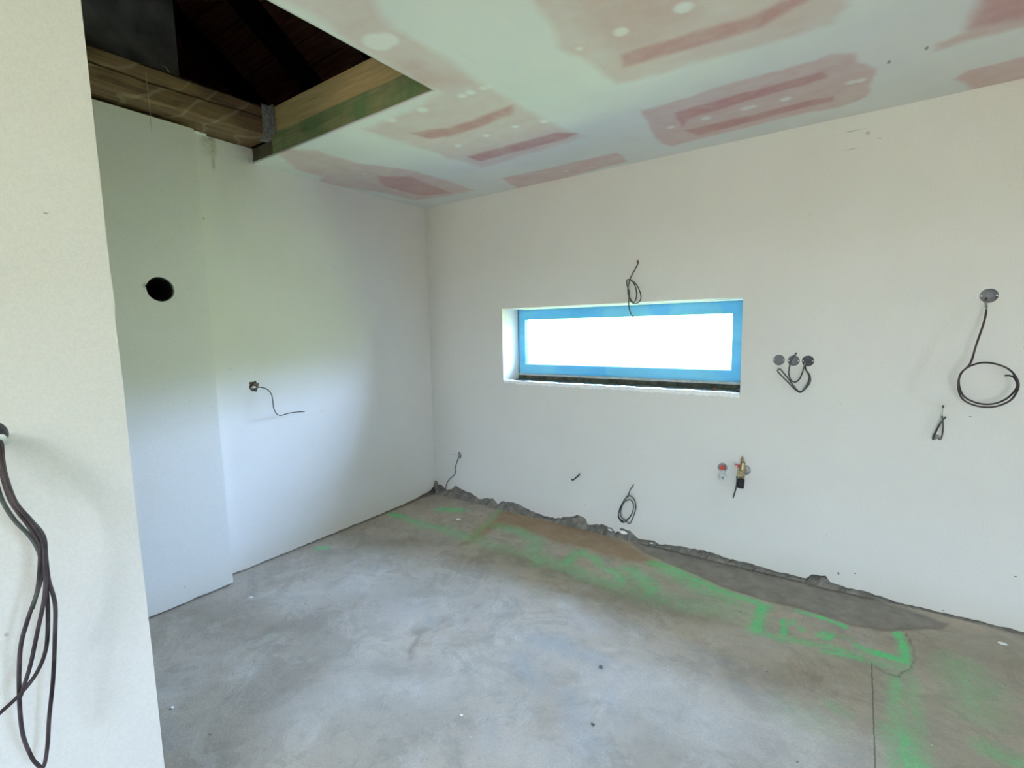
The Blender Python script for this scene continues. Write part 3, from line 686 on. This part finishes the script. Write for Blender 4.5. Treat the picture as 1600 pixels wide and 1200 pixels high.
o = mesh_obj('wall_plate_beam', V, Fc, M_old); fix_normals(o); prop(o, 'old brown rough timber beam along the top of the left wall', 'beam')
# galvanised joist hanger wrapping the beam end
e = empty('joist_hanger', (.23, HY-.01, 2.56), 'grey perforated steel joist hanger at the beam end', 'bracket')
mb = MB(); mb.box((.217, HY-.05, 2.575), (.2205, HY-.002, 2.735)); mb.box((.217, HY-.005, 2.575), (.262, HY-.0015, 2.735)); mb.box((.17, HY-.05, 2.546), (.2205, HY-.002, 2.550)); mb.box((.217, HY-.05, 2.55), (.2205, HY-.002, 2.576))
mb.build('plate', M_zinc, e)
for i in range(5):
    z = 2.60+i*.028
    MB().lathe([(.004, 0), (.0035, .003), (.0, .0032)], Matrix.Translation((.2205, HY-.027, z)) @ Matrix.Rotation(math.pi/2, 4, 'Y'), 8).build('nail_head', M_cabl, e)
# hanging string / root from the beam
a = at(228, 112, 0, .22); b = at(235, 182, 0, .19); c0 = at(236, 196, 0, .17)
mb = MB(); mb.tube([a, at(230, 135, 0, .225), at(233, 158, 0, .222), b, c0, at(237, 203, 0, .165)], (.0016, .0007), 6)
prop(mb.build('hanging_string', M_web), 'thin pale string hanging down from the brown beam', 'string')
mb = MB(); mb.tube([at(254, 103, 0, .22), at(260, 106, 0, .23), at(264, 113, 0, .222)], .002, 6); prop(mb.build('bent_nail', M_web), 'bent pale nail near the top of the brown beam', 'nail')
mb = MB(); a = at(303, 202, 0, .01); b = at(322, 206, 0, .01); mb.box((.0, a.y, 2.548), (.012, b.y, 2.556)); prop(mb.build('plaster_bead', M_lip, wall_left), 'short white edge bead under the beam')

# ------------------------------------------------------------------ attic: chimney stack, rafters, roof boards
cy = at(275, 60, 0, .02).y
mb = MB(); mb.box((-.38, -2.75, 2.736), (.02, cy, 6.2)); prop(mb.build('chimney_stack', M_chim), 'dark grey rendered chimney stack in the attic above the beam', 'chimney')
SL = math.tan(math.radians(36)); EZ = 2.95
def rz(y): return EZ+(.3-y)*SL
YR = -4.3
roof = bpy.data.objects.new('roof', None); COL.objects.link(roof); roof['kind'] = 'structure'
nrm = Vector((0, -math.sin(math.radians(36)), -math.cos(math.radians(36))))*-1   # pointing up and out
nrm = Vector((0, math.sin(math.radians(36)), math.cos(math.radians(36))))
for i, x in enumerate([-3.05+.78*k_ for k_ in range(13)]):
    mb = MB()
    a0 = Vector((0, .45, rz(.45))); a1 = Vector((0, YR, rz(YR)))
    V = []
    for p in (a0, a1):
        for dx, dn in ((-.05, 0), (.05, 0), (.05, -.15), (-.05, -.15)): V.append(Vector((x+dx, p.y, p.z))+nrm*dn)
    mb.add(V, [(0,1,5,4),(1,2,6,5),(2,3,7,6),(3,0,4,7),(3,2,1,0),(4,5,6,7)]); mb.build('rafter', M_raf, roof)
stp = .155; cs, sn = math.cos(math.radians(36)), math.sin(math.radians(36))
u = 0; k_ = 0; rr = random.Random(9)
while u < 5.9:
    p0 = Vector((0, .45-u*cs, rz(.45)+u*sn)); u1 = u+stp-.006; p1 = Vector((0, .45-u1*cs, rz(.45)+u1*sn)); lift = rr.uniform(.0, .006)
    V = [Vector((x, p.y, p.z))+nrm*(dn+lift) for p in (p0, p1) for x, dn in ((-3.6, .001), (7, .001), (7, .024), (-3.6, .024))]
    MB().add(V, [(0,1,5,4),(1,2,6,5),(2,3,7,6),(3,0,4,7),(3,2,1,0),(4,5,6,7)]).build('roof_board', M_tile, roof); u += stp; k_ += 1
# far slope, gables and eaves that shut the attic
rt = rz(YR)+.08
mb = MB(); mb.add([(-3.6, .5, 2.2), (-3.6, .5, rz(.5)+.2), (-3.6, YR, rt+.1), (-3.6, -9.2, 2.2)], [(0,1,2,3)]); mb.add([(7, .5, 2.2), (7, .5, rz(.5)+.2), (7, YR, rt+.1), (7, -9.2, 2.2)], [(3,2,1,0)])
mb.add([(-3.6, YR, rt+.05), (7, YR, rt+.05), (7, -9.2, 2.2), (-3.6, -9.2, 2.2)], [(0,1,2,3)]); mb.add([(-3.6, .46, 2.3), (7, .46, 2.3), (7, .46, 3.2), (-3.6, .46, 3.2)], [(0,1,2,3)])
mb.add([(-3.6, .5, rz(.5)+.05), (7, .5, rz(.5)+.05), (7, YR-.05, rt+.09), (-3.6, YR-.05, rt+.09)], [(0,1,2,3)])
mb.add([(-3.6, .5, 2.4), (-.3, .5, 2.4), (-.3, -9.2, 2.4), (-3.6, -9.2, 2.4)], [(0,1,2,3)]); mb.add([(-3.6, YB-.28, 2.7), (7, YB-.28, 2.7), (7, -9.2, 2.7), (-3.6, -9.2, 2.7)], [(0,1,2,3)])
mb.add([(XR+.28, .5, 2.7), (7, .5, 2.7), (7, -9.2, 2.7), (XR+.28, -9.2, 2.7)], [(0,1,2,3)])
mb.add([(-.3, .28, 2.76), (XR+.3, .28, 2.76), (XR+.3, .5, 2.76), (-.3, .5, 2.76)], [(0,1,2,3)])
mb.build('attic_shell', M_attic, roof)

# ------------------------------------------------------------------ boxes and cables
def junction_box(name, u, v, r, wall, label, mat, group=None):
    "recessed cup with notched rim, back plate, screws"
    if wall == 'back': M = Matrix.Translation((u, .040, v)) @ Matrix.Rotation(math.pi/2, 4, 'X')
    else: M = Matrix.Translation((PX-.040, u, v)) @ Matrix.Rotation(math.pi/2, 4, 'Y')
    e = empty(name, M.translation, label, 'junction box', group)
    MB().lathe([(r, .0), (r, .0405), (r-.003, .0405), (r-.0035, .022), (0.0, .022)], M, 26, cap=False).build('cup', mat, e)
    MB().lathe([(r-.010, .0225), (r-.010, .0245), (r-.013, .0245), (r-.013, .0226)], M, 20, cap=False).build('membrane_ring', mat, e)
    for s in (-1, 1):
        R = M @ Matrix.Translation((s*(r-.006), 0, 0)); mb = MB(); mb.lathe([(.0055, .02), (.0055, .0405), (.002, .0405), (.002, .037)], R, 10, cap=False); mb.build('screw_post', mat, e)
        MB().lathe([(.0032, .038), (.0032, .0415), (0, .0415)], R, 8, cap=False).build('screw', M_lip, e)
    return e
junction_box('junction_box', *boxes3[0], .029, 'back', 'left grey round wall box of the row of three right of the window', M_grey, 'row of three wall boxes')
junction_box('junction_box', *boxes3[1], .029, 'back', 'middle grey round wall box of the row of three, cable end across it', M_grey, 'row of three wall boxes')
junction_box('junction_box', *boxes3[2], .029, 'back', 'right, darkest wall box of the row of three, cables coming out', M_dgrey, 'row of three wall boxes')
junction_box('junction_box', *bigbox, .032, 'back', 'grey round wall box at far right with a long looped cable', M_grey)
junction_box('junction_box', *pbc, .0315, 'left', 'round wall box in the foreground partition at the left edge', M_dgrey)

def B(px, py, off): return at(px, py, 1, -off)
def Lf(px, py, off, base=0.): return at(px, py, 0, base+off)
def cable(pts, r, mat, name, label, n=8):
    return prop(MB().tube(pts, r, n).build(name, mat, smooth=True), label, 'cable', 'cables of the foreground bundle' if name == 'hanging_cable' else None)
def sub(o, pts, r, mat, name, label=None):
    c_ = MB().tube(pts, r, 6).build(name, mat, o, smooth=True)
    if label: c_['label'] = label
    return c_

# big loop at the right
o = cable([B(1541,466,-0.015), B(1541,474,0.020), B(1541,486,0.068), B(1537,505,0.098), B(1525,540,0.120), B(1516,568,0.128), B(1502,583,0.135), B(1497,602,0.135), B(1503,622,0.128), B(1522,633,0.120), B(1550,636,0.112), B(1578,626,0.120), B(1591,606,0.135), B(1588,590,0.143), B(1575,576,0.143), B(1553,568,0.135), B(1532,567,0.135), B(1512,574,0.128), B(1500,586,0.123), B(1499,604,0.120), B(1507,620,0.117), B(1528,630,0.109), B(1552,631,0.102), B(1574,622,0.112), B(1589,605,0.124), B(1586,592,0.132), B(1578,587,0.135), B(1570,587,0.135)], .0040, M_cabp, 'looped_cable', 'long dark cable hanging in a big ring from the far right box')
sub(o, [B(1541,466,-0.016), B(1541,474,0.021), B(1541,484,0.065)], .0042, M_cabl, 'dusty_sleeve', 'pale plaster-dusted start of the cable')
sub(o, [B(1586,592,0.132), B(1582,583,0.140), B(1575,577,0.143)], .0022, M_cable, 'core_wire')
# row of three
o = cable([B(1258,565,-.012), B(1256.6,573,.015), B(1253.5,583,.03), B(1249.5,592,.035), B(1243,597,.035), B(1236,594,.035), B(1232.5,583,.035), B(1235,567,.03), B(1239,559,.025), B(1245,551,.025)], .0036, M_cable, 'short_cable', 'short dark cable curling across the middle box of three')
sub(o, [B(1258,565,-.013), B(1257,571,.010), B(1255,578,.024)], .004, M_cabl, 'dusty_sleeve')
o = cable([B(1258,566,-.012), B(1259,577,.02), B(1265,586,.035), B(1266,596,.04), B(1260,606,.04), B(1251,613,.04), B(1243,609,.04), B(1232,598,.04), B(1219,585,.04), B(1215,579,.04), B(1218.6,576.5,.04), B(1223,581,.042), B(1232,592,.045), B(1245,609,.045), B(1253,611,.045), B(1261,601,.045), B(1264.5,589,.04), B(1260,579,.025)], .0036, M_cable, 'folded_cable', 'dark cable folded in a heart shape below the right box of three')
# small pair
o = cable([B(1459,687,-.01), B(1458,684,.012), B(1463.5,672,.03), B(1471,659,.035), B(1478,651,.035)], .0040, M_cable, 'cable_stub', 'short thick dark cable stub sticking up below the far right loop')
sub(o, [B(1461,687,-.006), B(1464,681,.012), B(1468,683,.02), B(1470,686,.022)], .005, M_cabl, 'dusty_sleeve', 'dusty knot where the cable leaves the wall')
o = cable([B(1464,684,-.01), B(1470,686,.02), B(1473,675,.03), B(1473.6,661,.033), B(1472,650,.033)], .0030, M_cable, 'thin_cable', 'thin cable crossing behind the thick stub, tip pointing up')
sub(o, [B(1472,651,.033), B(1473,640,.034), B(1473.5,635,.034)], .0014, M_wireg, 'core_wire'); sub(o, [B(1473.3,637,.034), B(1474,633,.034)], .0028, M_black, 'wire_tip')
# above the window
o = cable([B(997,410,-.01), B(996,414,.01), B(988.7,427,.03), B(984,437,.04), B(981,452,.045), B(983,463,.045), B(990,473,.045), B(994.5,463,.045), B(993,449,.045), B(987.5,439,.045), B(980.5,437,.045), B(979.2,444,.045), B(983,456,.045), B(982.4,468,.05), B(983,481,.05), B(986,491,.05)], .0036, M_cable, 'knotted_cable', 'dark knotted cable hanging over the head of the window')
sub(o, [B(984,436,.044), B(994.5,445,.05), B(1001,460,.052), B(1000,470,.052), B(993,474.5,.05), B(985.8,471,.05), B(981,458,.05)], .0034, M_cable, 'cable_loop')
sub(o, [B(983,480,.05), B(986,490,.05), B(991.6,496.5,.045), B(997,499,.045)], .0026, M_cable, 'core_wire'); sub(o, [B(985.5,489,.05), B(991,500,.05), B(999,509,.05), B(1007.4,515,.05)], .0019, M_wireg, 'core_wire', 'pale bare wire end')
sub(o, [B(996,407,.001), B(997,411,.006)], .0075, M_brick, 'rubble_ring', 'brown broken rim of the cable hole')
# coil near the floor
o = cable([B(990.5,755.4,-.008), B(989,759,.006), B(985,765,.02), B(981,774.6,.03), B(974.7,783,.035), B(968.6,794,.035), B(966.3,805,.035), B(969,813,.035), B(973.6,816.5,.035), B(979.3,813.4,.035), B(986,805.5,.035), B(989.4,796.5,.035), B(989.4,787.5,.035), B(985,781,.035), B(979.3,782,.035), B(973.6,787.5,.035), B(969.7,798.8,.032), B(970.8,807.8,.032), B(977,813.4,.03), B(982.6,817.9,.03), B(986,815.6,.03), B(990.5,804.4,.03), B(993.3,793,.03), B(991,781,.03), B(984,775,.03), B(977,779.6,.03), B(971.4,788.6,.03), B(967,801,.03)], .0036, M_cable, 'coiled_cable', 'dark cable coiled in an oval just above the wall foot')
sub(o, [B(990.5,755.4,-.008), B(988.5,760,.0075), B(984.5,766.5,.0215)], .0042, M_cabl, 'dusty_sleeve', 'pale dusty start of the cable')
sub(o, [B(966,806,.036), B(968,811,.036), B(974,815,.036)], .005, M_black, 'tape_wrap')
# short stub left of the coil
o = cable([B(892,747,-.01), B(893.8,749.8,.01), B(896.5,749.5,.03), B(905.6,741.4,.06)], .0046, M_cable, 'pipe_stub', 'short grey-green stub poking out of the wall under the window')
# far corner
o = cable([B(717,713,-.02), B(716,716,.01), B(713,724,.03), B(711,733,.035), B(711.5,739,.035), B(708,744,.035), B(702,749,.035), B(697.5,757,.035), B(696.5,767,.035)], .0034, M_cable, 'thin_drop_cable', 'thin dark cable dropping to the floor in the far corner')
sub(o, [B(716,710.3,-.01), B(712,710.3,.02), B(704.5,710.3,.05)], .0013, M_wireg, 'core_wire', 'pale wire sticking out sideways')
e = empty('rubble_socket', (cr_[0], 0, cr_[1]), 'small broken-out brown hole in the wall at the far corner', 'wall hole')
mb = MB(); mb.lump((cr_[0], .035, cr_[1]), (.022, .008, .034), 5); mb.lump((cr_[0]-.008, .005, cr_[1]+.022), (.010, .010, .008), 6); mb.lump((cr_[0]+.008, .004, cr_[1]-.012), (.009, .010, .016), 7); mb.build('rubble', M_brick, e)
MB().lump((cr_[0]-.006, .0, cr_[1]-.018), (.009, .01, .010), 9).build('mortar_crumb', M_wireg, e)
# left wall
e = empty('rubble_socket', (0, HL[0], HL[1]), 'broken-out brown hole in the left wall with a cable coming out', 'wall hole')
rr = random.Random(4)
mb = MB(); mb.lump((-.034, HL[0], HL[1]), (.010, .034, .038), 15)
for i in range(9): mb.lump((rr.uniform(-.012, .004), HL[0]+rr.uniform(-.024, .018), HL[1]+rr.uniform(-.026, .024)), (.009, rr.uniform(.006, .012), rr.uniform(.006, .011)), 20+i)
mb.build('rubble', M_brick, e)
MB().lump((.004, HL[0]-.004, HL[1]-.006), (.010, .016, .006), 41).build('mortar_crumb', M_lip, e)
o = cable([Lf(398,605,-.015), Lf(402,605,.01), Lf(406.6,605,.03), Lf(417,608,.055), Lf(424,616,.065), Lf(426.4,627.6,.07), Lf(428,639,.07), Lf(433.4,647.4,.07), Lf(440.4,648.8,.07), Lf(449.8,646,.07), Lf(463.8,644,.07), Lf(476,643,.075)], .0030, M_cable, 'curved_cable', 'thin dark cable curling out of the left wall hole')
sub(o, [Lf(398,605,-.0155), Lf(402,605,.0105), Lf(407,605,.031)], .0036, M_cabl, 'dusty_sleeve')

# foreground bundle on the partition
def Pq(px, py, off): return Lf(px, py, off, PX)
top_ = lambda dx=0, do=0.: [Pq(-6+dx, 684, -.02), Pq(0+dx, 694, .02+do), Pq(3+dx*.6, 718, .045+do), Pq(9+dx*.5, 747, .06+do), Pq(24+dx*.3, 785, .08+do), Pq(47+dx*.3, 812, .09+do)]
R_ = .0040
e = None
c1 = top_(2, .004)+[Pq(68,838,.10), Pq(72,873,.10), Pq(76,906,.10), Pq(86,943,.10), Pq(86,990,.10), Pq(83,1060,.09), Pq(77,1120,.08), Pq(74,1167,.075), Pq(68,1198,.075), Pq(58,1194,.075), Pq(48,1180,.075), Pq(35,1144,.08), Pq(30,1083,.085), Pq(32,1013,.09), Pq(44,966,.095), Pq(59,920,.10), Pq(63,866,.10), Pq(62,850,.098), Pq(45,822,.09), Pq(18,785,.075), Pq(4,745,.055), Pq(0,718,.04), Pq(-4,695,.015), Pq(-8,685,-.02)]
cable(c1, R_, M_cabp, 'hanging_cable', 'outermost cable of the foreground bundle, one long closed loop')
cable(top_(-1, .010)+[Pq(66,842,.106), Pq(70,882,.107), Pq(70,929,.106), Pq(57,994,.10), Pq(47,1041,.097), Pq(35,1079,.094), Pq(32,1088,.09)], R_, M_cabp, 'hanging_cable', 'foreground bundle cable ending where the others cross at lower left')
cable(top_(-5, .0)+[Pq(64,845,.096), Pq(69,880,.094), Pq(73,920,.094), Pq(75,966,.094), Pq(72,1013,.092), Pq(58,1050,.092), Pq(33,1083,.10), Pq(0,1114,.11), Pq(-30,1140,.12)], R_, M_cabp, 'hanging_cable', 'foreground bundle cable that sweeps off to the left edge')
cable([Pq(-12,684,-.02), Pq(-14,700,.02), Pq(-12,735,.04), Pq(-4,760,.05), Pq(5,785,.06), Pq(23,813,.075), Pq(46,837,.088), Pq(60,860,.094), Pq(65,885,.10), Pq(64,905,.10), Pq(50,952,.10)], R_, M_cable, 'hanging_cable', 'grey foreground cable curving in from the left edge of the bundle')
mb = MB(); mb.lump(tuple(Pq(3,688,.002)), (.008, .010, .014), 3)
prop(mb.build('cable_gland', M_white), 'small white grommet where the foreground cables leave the box', 'grommet')

# ------------------------------------------------------------------ water connections
def Zm(px, py, off): q = B(px, py, off); return Matrix.Translation(q)
Yax = Matrix.Rotation(math.pi/2, 4, 'X')      # local z -> -y (out of the wall)
s = (at(1140, 735, 1, 0)-at(1130, 735, 1, 0)).length/10     # metres per photo pixel here
q = at(1129.3, 730, 1, 0); e = empty('water_outlet', (q.x, 0, q.z), 'water outlet with a red plug, left of the brass valve', 'pipe outlet')
MB().lathe([(7.2*s, -.02), (7.2*s, .010), (6.6*s, .014), (4.8*s, .014), (4.6*s, .008), (0, .008)], Matrix.Translation((q.x, 0, q.z)) @ Yax, 22, cap=False).build('fitting', M_zinc, e, True)
MB().lathe([(4.4*s, .009), (4.4*s, .017), (3.6*s, .020), (0, .020)], Matrix.Translation((q.x, 0, q.z)) @ Yax, 6, cap=False).build('plug', M_red, e)['label'] = 'red plastic plug'
q2 = at(1129.3, 745, 1, 0)
MB().lathe([(4.2*s, 0), (4.2*s, 9*s), (5*s, 9*s), (5*s, 11*s), (0, 11*s)], Matrix.Translation((q.x, -.014, q2.z+2*s)), 14, cap=False).build('neck', M_white, e, True)
MB().lathe([(6.5*s, -.012), (6.5*s, .018), (5*s, .022), (3*s, .022), (2.6*s, .012), (0, .012)], Matrix.Translation((q2.x, 0, q2.z)) @ Yax, 20, cap=False).build('lower_fitting', M_white, e, True)
MB().lathe([(2*s, .012), (1.6*s, .024), (0, .024)], Matrix.Translation((q2.x+1.5*s, 0, q2.z-1.5*s)) @ Yax, 12, cap=False).build('screw', M_zinc, e)

q = at(1159, 738, 1, -.04); e = empty('angle_valve', (q.x, 0, q.z), 'brass angle valve with a black cap right of the red-plugged outlet', 'valve')
def P3(px, py, off): return Vector(B(px, py, off))
dsk = at(1164.5, 734, 1, 0)
MB().lathe([(8.2*s, -.004), (8.2*s, .006), (7*s, .011), (3*s, .013), (0, .013)], Matrix.Translation(dsk) @ Yax, 26, cap=False).build('rosette', M_zinc, e, True)
MB().tube([dsk, P3(1161, 735, .045)], 3.2*s, 12, spline=False).build('wall_pipe', M_brass, e)
ax_ = Matrix.Translation(P3(1158.3, 747, .045)) @ Matrix.Rotation(.06, 4, 'Y')
MB().lathe([(3.6*s, 0), (4.6*s, 1*s), (4.9*s, 6*s), (4.2*s, 9*s), (4.2*s, 11*s), (4.6*s, 12*s), (4.6*s, 18*s), (3.8*s, 20*s), (3.8*s, 25*s), (3.2*s, 27*s)], ax_, 16).build('body', M_brass, e, True)
MB().lathe([(5.2*s, 0), (5.2*s, 5*s)], Matrix.Translation(P3(1157.5, 739, .058)) @ Yax, 6).build('nut', M_brass, e)
MB().lathe([(2.9*s, 0), (2.9*s, 1.5*s), (.5*s, 8.5*s)], Matrix.Translation(P3(1159.9, 721, .045)), 12).build('tip', M_brass, e, True)['label'] = 'pointed dull brass tip'
mb = MB(); a = P3(1149, 727.5, .046); mb.box((a.x-1*s, a.y-.004, a.z-2.2*s), (a.x+7*s, a.y+.004, a.z+2*s)); mb.build('handle', M_red, e)['label'] = 'small red handle'
mb = MB(); mb.box((a.x-.6*s, a.y-.0065, a.z-1.4*s), (a.x+3.2*s, a.y-.003, a.z+1.1*s)); mb.build('handle_tag', M_white, e)
MB().lathe([(5*s, 0), (5.2*s, 1*s), (5.2*s, 13*s), (4.6*s, 14.5*s)], Matrix.Translation(P3(1157, 762, .045)) @ Matrix.Rotation(.05, 4, 'Y'), 18).build('cap', M_black, e)['label'] = 'black plastic cap'
MB().tube([P3(1151.5, 744, .045), P3(1151.5, 752, .052), P3(1150, 763, .055), P3(1145.5, 778, .055)], 1.1*s, 8).build('strap', M_cable, e)
